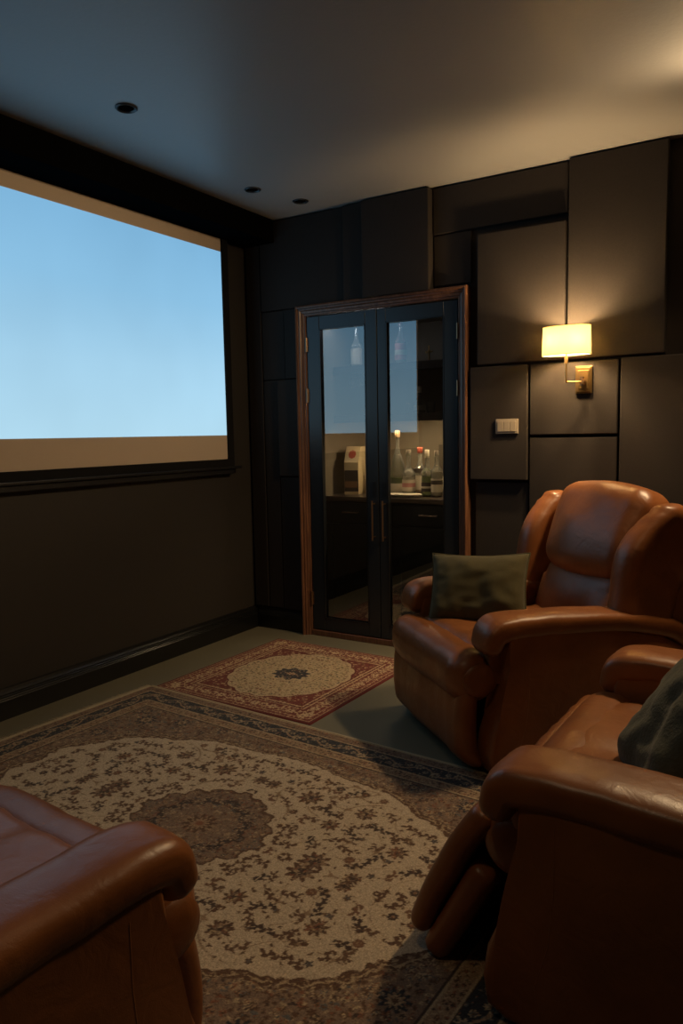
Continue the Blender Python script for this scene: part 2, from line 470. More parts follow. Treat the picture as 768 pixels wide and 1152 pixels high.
def make_bottle(name, label, cat, loc, prof, glass, liquid=None, fill=.5, lab=None, cap=None, rz=0, group=None, sx=1, lab2=None):
    t = thing(name, label, cat, loc, rz, group)
    H = prof[-1][1]
    bm = bmesh.new(); add_lathe(bm, prof, sx=sx); finish(bm, 'glass_body', glass, t, smooth=False, auto=50)
    if liquid:
        p2 = []
        for i, (r, z) in enumerate(prof):
            if z <= H*fill: p2.append((max(.001, r-.0025), max(.004, z)))
        r_at = np.interp(H*fill, [p[1] for p in prof], [p[0] for p in prof])
        p2.append((max(.002, r_at-.0025), H*fill))
        bm = bmesh.new(); add_lathe(bm, p2, sx=sx); finish(bm, 'liquid', liquid, t, auto=50)
    if lab:
        z0, z1, m = lab
        r = max(p[0] for p in prof)+.0008
        bm = bmesh.new(); add_lathe(bm, [(r, z0), (r, z1)], sx=sx); 
        finish(bm, 'paper_label', m, t, auto=50)
    if lab2:
        z0, z1, m = lab2
        r = max(p[0] for p in prof)+.0014
        bm = bmesh.new(); add_lathe(bm, [(r, z0), (r, z1)], sx=sx)
        finish(bm, 'label_band', m, t, auto=50)
    if cap:
        r, h, m = cap
        bm = bmesh.new(); add_lathe(bm, [(r*.9, H-.012), (r, H-.010), (r, H+h-.003), (r*.85, H+h)], sx=1); finish(bm, 'bottle_cap', m, t, auto=50)
    return t
def bp(R, H, sh=.62, rn=.013, nk=.30):   # body radius, height, shoulder start fraction, neck radius
    s = H*sh; n0 = H*(sh+.16)
    return [(R*.8, 0), (R, .006), (R, s*.5), (R, s), (R*.94, s+.012), (R*.7, (s+n0)/2), (rn*1.5, n0-.01), (rn, n0+.01), (rn, H-.012), (rn*1.25, H-.01), (rn*1.25, H)]
CT = .8625
make_bottle('liquor_bottle', 'tall bell-shaped decanter bottle with long neck beside the door gap, tallest on the counter', 'bottle', (.885, .33, CT),
    [(.045, 0), (.052, .006), (.053, .09), (.050, .14), (.043, .19), (.028, .24), (.016, .275), (.012, .30), (.012, .36), (.015, .362), (.015, .37)], M['smoked'], M['green'], .30, (.015, .075, M['label_w']), (.016, .032, M['cork']))
make_bottle('liquor_bottle', 'clear liquor bottle with pink and cream label and silver cap next to the tall decanter', 'bottle', (.976, .30, CT), bp(.040, .262, .52), M['bottle_glass'], M['liquid'], .45, (.03, .10, M['label_w']), (.015, .022, M['plate']), lab2=(.055, .08, M['label_p']))
make_bottle('liquor_bottle', 'clear liquor bottle with red cap standing behind the plate', 'bottle', (1.012, .385, CT), bp(.042, .272, .55), M['bottle_glass'], M['amber'], .42, (.035, .12, M['label_w']), (.017, .024, M['label_r']), lab2=(.14, .165, M['label_d']))
make_bottle('liquor_bottle', 'liquor bottle with white cap and half dark label, between red-capped bottles', 'bottle', (1.100, .30, CT), bp(.036, .245, .58), M['bottle_glass'], M['green'], .50, (.03, .085, M['label_d']), (.014, .038, M['label_w']), lab2=(.05, .062, M['label_w']))
make_bottle('liquor_bottle', 'clear bottle with dark-banded cream label, second from the right end of the counter', 'bottle', (1.172, .28, CT), bp(.034, .25, .60), M['bottle_glass'], M['liquid'], .60, (.03, .11, M['label_w']), (.013, .028, M['plate']), lab2=(.075, .10, M['label_d']))
make_bottle('liquor_bottle', 'bottle with red neck wrap at the right end of the counter', 'bottle', (1.212, .37, CT), bp(.036, .262, .60), M['bottle_glass'], M['amber'], .50, (.04, .12, M['label_w']), (.016, .05, M['label_r']))
# plate
bm = bmesh.new(); add_lathe(bm, [(.055, 0), (.06, .004), (.115, .012), (.125, .017), (.124, .020), (.112, .017), (.07, .010), (.001, .010)], n=40)
o = finish(bm, 'serving_plate', M['white'], smooth=False, auto=50); o.location = (.99, .190, CT+.0005); o.scale = (1, .5, 1)
tag(o, 'shallow cream oval plate lying on the bar counter in front of the bottles', 'plate')
# gift carton with slanted top
car = thing('bottle_carton', 'cream gift carton with slanted top and red emblem on the bar counter', 'box', (.575, .33, CT), radians(12))
W2, D2, H1, H2 = .048, .075, .225, .305
bm = bmesh.new()
prof = [(-D2, 0), (D2, 0), (D2, H2), (-D2+.055, H2), (-D2, H1-.02)]
add_profile(bm, prof, -W2, W2); finish(bm, 'carton_body', M['carton'], car, bevel=.002)
bm = bmesh.new(); add_box(bm, -W2+.002, W2-.002, -D2-.0015, -D2+.001, .02, .155); finish(bm, 'front_label', M['label_d'], car)
bm = bmesh.new(); add_box(bm, -W2+.006, W2-.006, -D2-.0022, -D2+.001, .045, .085); finish(bm, 'label_band', mat('brown_band', (.22, .12, .06), .5), car)
# emblem on the slope
import_n = Vector((0, -(H2-H1+.02), .055)).normalized()
bm = bmesh.new()
cz = (H1-.02+H2)/2; cy = -D2+.0275
tv = Vector((0, .055, H2-H1+.02)).normalized()
for r0, off in ((.026, .0012),):
    vs = [bm.verts.new(Vector((0, cy, cz)) + Vector((1, 0, 0))*cos(a)*r0 + tv*sin(a)*r0*1.2 + import_n*off) for a in np.linspace(0, 2*pi, 9)[:-1]]
    bm.faces.new(vs)
finish(bm, 'red_emblem', M['label_r'], car)
make_bottle('spirit_miniature', 'small brown bottle half hidden by the door stile beside the gift carton', 'bottle', (.700, .36, CT), bp(.028, .19, .6), M['smoked'], M['amber'], .55, (.03, .09, M['label_w']), (.012, .02, M['brass']))
# upper shelf
make_bottle('liquor_bottle', 'white-bodied bottle with clear neck, first from the left on the upper shelf', 'bottle', (.560, .40, S1Z+.0005), bp(.036, .255, .52), M['bottle_glass'], M['white'], .48, (.02, .12, M['label_w']), (.013, .01, M['plate']))
make_bottle('liquor_bottle', 'pinkish clear bottle on the upper shelf behind the left door edge', 'bottle', (.665, .42, S1Z+.0005), bp(.040, .255, .56), M['bottle_glass'], mat('rose_liquid', (.45, .28, .22), .3), .5, (.03, .13, M['label_p']), (.014, .01, M['plate']))
make_bottle('liquor_bottle', 'red-labelled bottle on the upper shelf at the left edge of the right door', 'bottle', (.868, .42, S1Z+.0005), bp(.036, .25, .56), M['bottle_glass'], M['liquid'], .5, (.03, .13, M['label_p']), (.014, .01, M['label_r']), lab2=(.06, .09, M['label_w']))
# brass ornament
bm = bmesh.new()
add_lathe(bm, [(.018, 0), (.02, .004), (.006, .012), (.005, .05), (.010, .058), (.010, .066), (.004, .074), (.004, .095), (.001, .10)], n=16)
add_tube(bm, [(-.022, 0, .058), (.022, 0, .062)], .006, 8)
o = finish(bm, 'brass_ornament', M['brass'], auto=50); o.location = (1.09, .36, S1Z+.0005)
tag(o, 'tiny cross-shaped brass ornament on the upper shelf right of the reflected screen', 'ornament')
# hanging glasses
hg = None
def wineglass(t, up=False):
    pr = [(.028, 0), (.030, -.003), (.004, -.008), (.004, -.03), (.012, -.036), (.028, -.05), (.032, -.07), (.030, -.10), (.0295, -.10), (.030, -.07), (.026, -.052), (.001, -.040)]
    bm = bmesh.new(); add_lathe(bm, pr, n=24); finish(bm, 'glass_bowl', M['bottle_glass'], t, auto=60)
    return t
rack = thing('glass_rack', 'thin brass rail rack under the upper shelf holding hanging stem glasses', 'rack', (.64, .40, S1Z-.021))
for s in (-.052, -.026, .0, .026, .052):
    pass
bm = bmesh.new()
for x in (-.105, -.045, .018, .078): add_box(bm, x-.004, x+.004, -.08, .08, -.016, -.010)
for x in (-.105, -.045, .018, .078): add_box(bm, x-.002, x+.002, -.07, -.066, -.012, 0); add_box(bm, x-.002, x+.002, .066, .07, -.012, 0)
finish(bm, 'rail', M['brass'], rack)
g0 = thing('stem_glass', 'clear stem glass hanging upside down from the rack, leftmost of three', 'glass', (.565, .36, S1Z-.022))
wineglass(g0)
dup(g0, (.627, .36, S1Z-.022), label='clear stem glass hanging upside down in the middle of the rack')
dup(g0, (.688, .36, S1Z-.022), label='clear stem glass hanging upside down nearest the left door stile')
# lower shelf decanter and tumblers
make_bottle('decanter', 'small clear decanter with stopper on the lower shelf inside the right door', 'decanter', (1.005, .40, S2Z+.0005),
    [(.030, 0), (.034, .005), (.036, .04), (.032, .07), (.018, .095), (.010, .11), (.010, .135), (.014, .137), (.014, .14)], M['bottle_glass'], M['liquid'], .35, (.02, .05, M['label_w']), (.014, .026, M['white']))
tb = thing('tumbler', 'clear drinking glass left of the small decanter on the lower shelf', 'glass', (.945, .41, S2Z+.0005))
bm = bmesh.new(); add_lathe(bm, [(.024, 0), (.026, .002), (.031, .07), (.0295, .07), (.025, .006), (.001, .006)], n=24); finish(bm, 'glass_wall', M['bottle_glass'], tb, auto=60)
dup(tb, (1.075, .41, S2Z+.0005), label='clear drinking glass right of the small decanter on the lower shelf')
# under-shelf warm light strip
strip = thing('shelf_light', 'slim warm light bar under the lower closet shelf above the bottles', 'light', (1.08, .292, S2Z-.0205))
box('housing', -.30, .30, -.012, .012, -.010, 0, M['bronze'], strip)
box('diffuser', -.295, .295, -.009, .009, -.0125, -.0101, emit_mat('warm_led', (1, .74, .42), 120), strip)
s2 = thing('shelf_light', 'slim fill light bar added under the closet ceiling to brighten the upper bottles', 'light', (.70, .20, NZ-.0005))  # unseen strip added to lift the bottles on the upper shelf
box('housing', -.21, .21, -.012, .012, -.010, 0, M['bronze'], s2)
box('diffuser', -.205, .205, -.009, .009, -.0125, -.0101, emit_mat('bottle_fill_led', (.85, .9, 1), 22), s2)

# ------------------------------------------------------------------ projection screen on the left wall
def screen_image_mat():
    m = bpy.data.materials.new('projected_sky_image'); m.use_nodes = True
    nt = m.node_tree; nt.nodes.clear()
    out = nt.nodes.new('ShaderNodeOutputMaterial'); e = nt.nodes.new('ShaderNodeEmission')
    tc = nt.nodes.new('ShaderNodeTexCoord'); sp = nt.nodes.new('ShaderNodeSeparateXYZ')
    nt.links.new(tc.outputs['Generated'], sp.inputs[0])
    cr = nt.nodes.new('ShaderNodeValToRGB')
    els = cr.color_ramp.elements
    els[0].position = 0; els[0].color = (.44, .70, .86, 1)
    els[1].position = 1; els[1].color = (.215, .47, .72, 1)
    k = els.new(.35); k.color = (.38, .65, .85, 1)
    k = els.new(.7); k.color = (.27, .545, .79, 1)
    nt.links.new(sp.outputs['Z'], cr.inputs['Fac'])
    n = nt.nodes.new('ShaderNodeTexNoise'); n.inputs['Scale'].default_value = 1.6; n.inputs['Detail'].default_value = 2
    nt.links.new(tc.outputs['Object'], n.inputs['Vector'])
    mr = nt.nodes.new('ShaderNodeMapRange'); mr.inputs['To Min'].default_value = .88; mr.inputs['To Max'].default_value = 1.10
    nt.links.new(n.outputs['Fac'], mr.inputs['Value'])
    nt.links.new(mr.outputs['Result'], e.inputs['Strength'])
    nt.links.new(cr.outputs['Color'], e.inputs['Color']); nt.links.new(e.outputs[0], out.inputs['Surface'])
    return m
SY0, SY1 = -2.39, -.292
scr = thing('projection_screen', 'wide projection screen on the left wall showing a pale blue picture', 'screen', (0, (SY0+SY1)/2, 1.0))
sy = scr.location.y
def sb(name, x0, x1, y0, y1, z0, z1, m, **k): return box(name, x0, x1, y0-sy, y1-sy, z0-1.0, z1-1.0, m, scr, **k)
sb('screen_fabric', .020, .040, SY0-.03, SY1, 1.110, 2.439, M['screen'])
sb('projected_picture', .0400, .0412, SY0, SY1-.002, 1.2545, 2.339, screen_image_mat(), label='glowing pale blue projected picture')
bm = bmesh.new()
for q in ((SY0-.09, SY1+.055, 2.439, 2.50), (SY0-.09, SY1+.055, 1.060, 1.110), (SY1, SY1+.055, 1.110, 2.439), (SY0-.09, SY0-.03, 1.110, 2.439)):
    add_box(bm, .002, .050, q[0]-sy, q[1]-sy, q[2]-1.0, q[3]-1.0)
finish(bm, 'border_frame', M['velvet'], scr, bevel=.003)
bm = bmesh.new()
prof = []
add_box(bm, .004, .060, SY0-.14-sy, SY1+.115-sy, .048, .064)
add_box(bm, .004, .046, SY0-.10-sy, SY1+.060-sy, .018, .048)
finish(bm, 'bottom_bar', mat('black_bar_metal', (.010, .010, .012), .4), scr, bevel=.004)

# ------------------------------------------------------------------ wall lamp
LX, LY, LZ = 2.047, -.155, 1.672
lamp = thing('wall_sconce', 'brass wall lamp with a glowing oval cream shade on the panelled wall', 'lamp', (2.108, -.05, 1.49))
lo = lamp.location
def shade_mat():
    m = bpy.data.materials.new('cream_lamp_shade'); m.use_nodes = True
    nt = m.node_tree; nt.nodes.clear()
    out = nt.nodes.new('ShaderNodeOutputMaterial'); a = nt.nodes.new('ShaderNodeAddShader')
    t = nt.nodes.new('ShaderNodeBsdfTranslucent'); t.inputs['Color'].default_value = (.50, .44, .27, 1)
    d = nt.nodes.new('ShaderNodeBsdfDiffuse'); d.inputs['Color'].default_value = (.25, .23, .17, 1)
    nt.links.new(t.outputs[0], a.inputs[0]); nt.links.new(d.outputs[0], a.inputs[1]); nt.links.new(a.outputs[0], out.inputs['Surface'])
    return m
bm = bmesh.new()
n = 64; A = []
RXs, RYs, SH = .116, .070, .067
for z, k in ((-SH, 1.0), (SH, .97), (SH, .955), (-SH, .985)):
    A.append([bm.verts.new((LX-lo.x+RXs*k*cos(2*pi*i/n), LY-lo.y+RYs*k*sin(2*pi*i/n), LZ-lo.z+z)) for i in range(n)])
for a, b in ((0, 1), (1, 2), (2, 3), (3, 0)):
    for i in range(n): bm.faces.new((A[a][i], A[a][(i+1) % n], A[b][(i+1) % n], A[b][i]))
shade = finish(bm, 'lamp_shade', shade_mat(), lamp, auto=50, label='glowing oval cream fabric shade')
bm = bmesh.new()
bm.free()
for z, k in ((-SH, 1.0), (SH, .97)):
    bm = bmesh.new()
    add_tube(bm, [(LX-lo.x+RXs*k*cos(2*pi*i/48), LY-lo.y+RYs*k*sin(2*pi*i/48), LZ-lo.z+z) for i in range(49)], .0018, 6)
    finish(bm, 'shade_rim', M['bronze'], shade)
bm = bmesh.new()
add_box(bm, -.040, .040, -.014, -.004, -.066, .066)
add_box(bm, -.033, .033, -.020, -.014, -.059, .059)
add_box(bm, -.026, .026, -.024, -.020, -.045, .045)
finish(bm, 'backplate', M['brass'], lamp, bevel=.003)
bm = bmesh.new()
add_tube(bm, [(0, -.02, -.012), (0, -.060, -.012)], [.016, .012], 14)
add_tube(bm, [(0, -.045, -.030), (0, -.045, .012)], .010, 12)
finish(bm, 'pivot_knob', M['bronze'], lamp, auto=50)
bm = bmesh.new()
jx, jy = LX-lo.x, LY-lo.y
add_tube(bm, [(0, -.055, -.012), (jx+.0, jy+.012, -.012), (jx, jy, -.008), (jx, jy, .0), (jx, jy, .075), (jx, jy, .10), (jx, jy, .16)], .0045, 10)
add_tube(bm, [(jx, jy, .075), (jx, jy, .104)], .009, 12)
add_tube(bm, [(jx-.05, jy, .150), (jx+.05, jy, .150)], .004, 8)
for s in (-1, 1): add_tube(bm, [(jx+s*.05, jy, .146), (jx+s*.05, jy, .168)], .010, 12)
finish(bm, 'lamp_arm', M['brass'], lamp, auto=50)
WARM = (1.0, .67, .33)
for s in (-1, 1):
    bm = bmesh.new()
    add_lathe(bm, [(.008, 0), (.010, .008), (.016, .022), (.016, .030), (.010, .042), (.002, .046)], cx=jx+s*.05, cy=jy, z0=.166, n=16)
    finish(bm, 'light_bulb', emit_mat('bulb_glow', (1, .8, .5), 30), lamp, smooth=True)
    L = bpy.data.lights.new('lamp_light', 'POINT'); L.energy = 25; L.color = WARM; L.shadow_soft_size = .02
    lob = bpy.data.objects.new('lamp_light', L); COL.objects.link(lob); lob.location = (LX+s*.05, LY-.022, LZ+.005)

# light switch
sw = thing('light_switch', 'ivory three-gang light switch on the fabric panel beside the door casing', 'switch', (1.722, -.0555, 1.272))
box('switch_plate', -.060, .060, -.009, 0, -.038, .038, M['plate'], sw, bevel=.002)
for i in (-1, 0, 1):
    box('rocker', i*.034-.0155, i*.034+.0155, -.0125, -.0085, -.027, .027, M['plate'], sw, bevel=.0015)

# ceiling downlights, and two fill spots added out of view
dl = thing('ceiling_downlight', 'small unlit recessed ceiling spot nearest the camera above the screen', 'downlight', (.692, -1.605, CEIL))
bm = bmesh.new()
add_lathe(bm, [(.030, -.0005), (.044, -.0005), (.044, -.004), (.040, -.007), (.032, -.004), (.030, -.0005)], n=36)
finish(bm, 'trim_ring', M['black_door'], dl, auto=50)
bm = bmesh.new(); add_lathe(bm, [(.0295, -.001), (.0295, -.0022), (.012, -.0035), (.001, -.0035)], n=30); finish(bm, 'recessed_lens', M['dark_void'], dl, auto=50)
spot = thing('added_fill_spot', 'added warm fill spotlight over the recliners, beyond the right edge of the view', 'downlight', (2.90, -.62, CEIL))  # unseen fixture added to light the rugs and chairs
bm = bmesh.new()
add_lathe(bm, [(.030, -.0005), (.044, -.0005), (.044, -.004), (.040, -.007), (.032, -.004), (.030, -.0005)], n=36)
finish(bm, 'trim_ring', M['black_door'], spot, auto=50)
bm = bmesh.new(); add_lathe(bm, [(.0295, -.001), (.0295, -.0022), (.012, -.0035), (.001, -.0035)], n=30); finish(bm, 'lit_lens', emit_mat('fill_glow', WARM, 20), spot, auto=50)
SL = bpy.data.lights.new('fill_light', 'SPOT'); SL.energy = 150; SL.color = (1, .70, .38); SL.spot_size = radians(150); SL.spot_blend = .6; SL.shadow_soft_size = .11
so = bpy.data.objects.new('fill_light', SL); COL.objects.link(so); so.location = (2.90, -.62, CEIL-.02)
so.rotation_euler = Vector((-.8, -.9, -1)).to_track_quat('-Z', 'Y').to_euler()
dup(spot, (2.25, -3.15, CEIL), label='added warm fill spotlight above the lower left recliner, just beyond the top of the view')
SL2 = bpy.data.lights.new('fill_light', 'SPOT'); SL2.energy = 15; SL2.color = (1, .72, .42); SL2.spot_size = radians(110); SL2.spot_blend = .8; SL2.shadow_soft_size = .11  # weak second fill, added to reach the rug by the open footrest
so2 = bpy.data.objects.new('fill_light', SL2); COL.objects.link(so2); so2.location = (2.25, -3.15, CEIL-.02)
so2.rotation_euler = Vector((-.1, .35, -1)).to_track_quat('-Z', 'Y').to_euler()
dup(dl, (.489, -.545, CEIL), label='small unlit recessed ceiling spot left of the pair near the back corner')
dup(dl, (.586, -.238, CEIL), label='small unlit recessed ceiling spot closest to the back wall')

# ------------------------------------------------------------------ rugs (woven pattern computed on the pile grid)
class Canvas:
    def __init__(s, W, L, res, base):
        s.nx, s.ny, s.res, s.W, s.L = int(round(W/res))+1, int(round(L/res))+1, res, W, L
        s.u, s.v = np.meshgrid(np.linspace(0, W, s.nx), np.linspace(0, L, s.ny))
        s.c = np.zeros((s.ny, s.nx, 3)); s.c[:] = base
    def fill(s, mask, col): s.c[mask] = col
    def win(s, cx, cy, r):
        x0, x1 = max(0, int((cx-r)/s.res)), min(s.nx, int((cx+r)/s.res)+2)
        y0, y1 = max(0, int((cy-r)/s.res)), min(s.ny, int((cy+r)/s.res)+2)
        return slice(y0, y1), slice(x0, x1)
    def leaf(s, cx, cy, a, b, ang, col, clip=None):
        w = s.win(cx, cy, a)
        x, y = s.u[w]-cx, s.v[w]-cy
        p = x*cos(ang)+y*sin(ang); q = -x*sin(ang)+y*cos(ang)
        q = q - p*p/a*.5
        k = np.abs(q) < b*np.clip(1-(p/a)**2, 0, 1)
        if clip is not None: k &= clip[w]
        s.c[w][k] = col
    def flower(s, cx, cy, r, n, ang, c1, c2, c3=None, clip=None):
        w = s.win(cx, cy, r*1.2)
        x, y = s.u[w]-cx, s.v[w]-cy
        d = np.hypot(x, y); t = np.arctan2(y, x)
        edge = r*(.78+.22*np.cos(n*(t+ang)))
        ok = np.ones_like(d, bool) if clip is None else clip[w]
        s.c[w][(d < edge) & ok] = c1
        s.c[w][(d < edge*.62) & ok] = c2
        if c3 is not None: s.c[w][(d < edge*.3) & ok] = c3

def build_rug(name, label, W, L, res, origin, ang, th, colors, matname, z0=0.0):
    cv = colors
    root = thing(name, label, 'rug', (origin[0], origin[1], z0), ang)
    nx, ny = cv.nx, cv.ny
    X, Y = cv.u.ravel(), -cv.v.ravel()
    rng = np.random.default_rng(3)
    edge = np.minimum(np.minimum(cv.u, W-cv.u), np.minimum(cv.v, L-cv.v)).ravel()
    Z = th*np.clip(edge/.006, 0, 1)**.5 + .0006*rng.standard_normal(nx*ny)*(edge > .004)
    co = np.stack([X, Y, Z], 1).astype(np.float32)
    idx = np.arange(nx*ny).reshape(ny, nx)
    f = np.stack([idx[1:, :-1], idx[1:, 1:], idx[:-1, 1:], idx[:-1, :-1]], -1).reshape(-1, 4)
    me = bpy.data.meshes.new('pile')
    me.vertices.add(len(co)); me.vertices.foreach_set('co', co.ravel())
    me.loops.add(f.size); me.loops.foreach_set('vertex_index', f.ravel().astype(np.int32))
    me.polygons.add(len(f)); me.polygons.foreach_set('loop_start', (np.arange(len(f))*4).astype(np.int32))
    me.polygons.foreach_set('loop_total', np.full(len(f), 4, np.int32))
    me.update(); me.validate()
    at = me.color_attributes.new('weave', 'FLOAT_COLOR', 'POINT')
    rgba = np.ones((nx*ny, 4), np.float32); rgba[:, :3] = cv.c.reshape(-1, 3)
    at.data.foreach_set('color', rgba.ravel())
    me.materials.append(rug_mat(matname))
    o = bpy.data.objects.new('pile', me); COL.objects.link(o); o.parent = root
    me.polygons.foreach_set('use_smooth', [True]*len(me.polygons))
    return root

def mirror4(cv):
    """copy the first quadrant into the other three"""
    c = cv.c; ny, nx = c.shape[:2]; hy, hx = (ny+1)//2, (nx+1)//2
    c[:, nx-hx:] = c[:, :hx][:, ::-1]
    c[ny-hy:] = c[:hy][::-1]

CREAM = (.50, .395, .28); CREAM2 = (.39, .29, .18); BROWN = (.115, .062, .038); TAUPE = (.205, .138, .098); NAVY = (.035, .036, .042)
RUST = (.22, .095, .055); TAN = (.30, .20, .125); DKB = (.07, .045, .035); SLATE = (.12, .115, .11)

def big_rug():
    W, L, res = 2.36, 1.64, .0035
    rg = random.Random(11)
    cv = Canvas(W, L, res, TAUPE)
    u, v = cv.u, cv.v
    du, dv = np.minimum(u, W-u), np.minimum(v, L-v)
    d = np.minimum(du, dv)
    hw, hl = W/2, L/2
    def scatter(mask, cell, cols, rmin, rmax, kinds=('leaf', 'flower'), prob=1.0):
        ys = np.arange(0, hl+.05, cell); xs = np.arange(0, hw+.05, cell)
        for yy in ys:
            for xx in xs:
                if rg.random() > prob: continue
                cx, cy = xx+rg.uniform(-.45, .45)*cell, yy+rg.uniform(-.45, .45)*cell
                i, j = int(cy/res), int(cx/res)
                if not (0 <= i < cv.ny and 0 <= j < cv.nx) or not mask[i, j]: continue
                k = rg.choice(kinds); r = rg.uniform(rmin, rmax)
                if k == 'leaf':
                    a = rg.uniform(0, pi)
                    cv.leaf(cx, cy, r, r*.42, a, rg.choice(cols), mask)
                    if rg.random() < .6: cv.leaf(cx+rg.uniform(-1, 1)*r*.6, cy+rg.uniform(-1, 1)*r*.6, r*.7, r*.3, a+rg.uniform(.7, 1.6), rg.choice(cols), mask)
                else:
                    cv.flower(cx, cy, r, rg.choice((5, 6, 8)), rg.uniform(0, 3), rg.choice(cols), rg.choice(cols), rg.choice(cols), mask)
    # inner spandrel zone
    inner = d >= .205
    cv.fill(inner, TAUPE)
    scatter(inner, .017, [BROWN, TAN, CREAM2, DKB, RUST, BROWN, SLATE], .006, .013)
    for (cx, cy, r) in ((.34, .32, .05), (.27, .52, .04), (.50, .26, .04), (.26, .25, .03), (.72, .235, .025)):
        cv.flower(cx, cy, r, 10, .3, NAVY, TAN, RUST, inner); cv.flower(cx, cy, r*.45, 6, 0, CREAM2, BROWN, None, inner)
    # cream field: scalloped
    x, y = (u-hw)/.875, (v-hl)/.52
    r = (np.abs(x)**2.25+np.abs(y)**2.25)**(1/2.25)
    th = np.arctan2(y, x)
    sc = 1+.035*np.abs(np.sin(th*7))
    wob = .02*np.sin(u*61+3*np.sin(v*37))*np.sin(v*53+2*np.sin(u*41))
    r = r+wob*.6
    cv.fill((r < sc*1.035), BROWN); cv.fill((r < sc*1.020), CREAM2); cv.fill((r < sc*1.010), BROWN)
    scatter((r > sc*.985) & (r < sc*1.09), .016, [TAN, BROWN, CREAM2, TAUPE], .005, .010)
    field = r < sc*.99
    cv.fill(field, CREAM)
    mx, my = (u-hw)/.235, (v-hl)/.215
    rm = (np.abs(mx)**1.6+np.abs(my)**1.6)**(1/1.6)+.045*np.sin(u*90+2*np.sin(v*60))*np.sin(v*97); tm = np.arctan2(my, mx)
    med = rm < 1+.10*np.abs(np.cos(tm*8))
    fo = field & ~(rm < 1.16) & (r < sc*.955)
    # rosettes in the cream field
    ros = [(hw-.44, hl-.03, .052), (hw-.20, hl-.33, .050), (hw-.36, hl-.22, .036), (hw-.58, hl-.02, .030), (hw-.62, hl-.20, .036), (hw-.03, hl-.335, .034), (hw-.42, hl-.34, .04)]
    nearros = np.zeros_like(fo)
    for cx, cy, rr in ros: nearros |= np.hypot(u-cx, v-cy) < rr*1.25
    # stems: thin sinuous vines
    vine = np.abs(np.sin(u*31+2.2*np.sin(v*23))+np.sin(v*29+2.0*np.sin(u*19)))
    cv.fill(fo & (vine < .055) & ~nearros, (.28, .19, .12))
    okm = fo & ~nearros
    step = .062
    for yy in np.arange(0, hl+.05, step):
        for xx in np.arange(0, hw+.05, step):
            cx, cy = xx+rg.uniform(-.42, .42)*step, yy+rg.uniform(-.42, .42)*step
            i, j = int(cy/res), int(cx/res)
            if not (0 <= i < cv.ny and 0 <= j < cv.nx) or not okm[i, j]: continue
            a0 = rg.uniform(0, 2*pi); col = rg.choice([BROWN, BROWN, (.14, .08, .05), DKB, (.17, .09, .055)])
            k = rg.random()
            if k < .62:      # leafy sprig along a short stem
                nl = rg.choice((4, 5, 6))
                for q in range(nl):
                    tt = (q-(nl-1)/2)*.0125; side = 1 if q % 2 else -1
                    px = cx+cos(a0)*tt+side*cos(a0+pi/2)*.006; py = cy+sin(a0)*tt+side*sin(a0+pi/2)*.006
                    cv.leaf(px, py, rg.uniform(.009, .015), rg.uniform(.0045, .0075), a0+side*rg.uniform(.4, 1.1), col, okm)
                cv.leaf(cx, cy, nl*.0075, .0022, a0, col, okm)
            elif k < .85:    # palmette
                rr = rg.uniform(.014, .021)
                for q in range(7):
                    b = a0+q*2*pi/7
                    cv.leaf(cx+cos(b)*rr*.6, cy+sin(b)*rr*.6, rr*.55, rr*.30, b+.5, col, okm)
                cv.flower(cx, cy, rr*.42, 5, a0, TAN, RUST, None, okm)
            else:
                cv.flower(cx, cy, rg.uniform(.011, .016), 5, a0, col, SLATE, col, okm)
    scatter(okm, .034, [BROWN, (.16, .1, .06)], .005, .010, kinds=('leaf',), prob=.75)
    for cx, cy, rr in ros:
        cv.flower(cx, cy, rr*1.0, 9, .2, BROWN, TAUPE, DKB, fo | nearros)
        for k in range(26):
            a = rg.uniform(0, 2*pi); q = rr*rg.uniform(.2, .8)
            cv.leaf(cx+cos(a)*q, cy+sin(a)*q, rr*.16, rr*.09, a+1, rg.choice([TAN, BROWN, CREAM2, DKB, RUST]))
    # medallion
    cv.fill(rm < 1.10+.10*np.abs(np.cos(tm*8)), CREAM)
    cv.fill(rm < 1.04+.10*np.abs(np.cos(tm*8)), BROWN)
    cv.fill(med & (rm < .98+.10*np.abs(np.cos(tm*8))), TAUPE)
    scatter(med, .0135, [BROWN, TAN, DKB, RUST, BROWN, CREAM2, SLATE], .004, .010)
    ring = (rm > .62+.05*np.cos(tm*12)) & (rm < .76+.05*np.cos(tm*12))
    cv.fill(ring, DKB); scatter(ring, .0125, [CREAM2, TAN, SLATE, NAVY, TAUPE, NAVY], .004, .009)
    core = rm < .56+.04*np.cos(tm*12)
    cv.fill(core, TAUPE); scatter(core, .013, [TAN, CREAM2, BROWN, TAUPE, RUST, TAN], .004, .009)
    cv.flower(hw, hl, .06, 12, 0, BROWN, TAN, RUST)
    # borders
    def band(a, b, base): m = (d >= a) & (d < b); cv.fill(m, base); return m
    band(.0, .012, CREAM2)
    m = band(.012, .052, TAUPE); scatter(m, .014, [BROWN, DKB, TAN, RUST], .005, .009)
    band(.052, .058, CREAM2); band(.058, .062, DKB)
    m = band(.062, .138, NAVY)
    # meander in the main border
    s_ = np.where(du < dv, v, u)
    mid = .100+.020*np.sin(s_*2*pi/.16)
    cv.fill(m & (np.abs(d-mid) < .0045), TAN)
    for k in range(0, 9):
        for ax in (0, 1):
            s0 = .10+k*.16
            for off, dd, rr in ((0.04, .084, .021), (.12, .116, .021), (0.0, .112, .012), (.08, .088, .012)):
                p = (s0+off, dd) if ax else (dd, s0+off)
                if p[0] < hw+.03 and p[1] < hl+.03 and min(p) > .06:
                    cv.flower(p[0], p[1], rr, 8, .1, CREAM2, SLATE, BROWN, m)
    scatter(m, .018, [CREAM2, TAN, SLATE, RUST], .003, .0065, prob=.75)
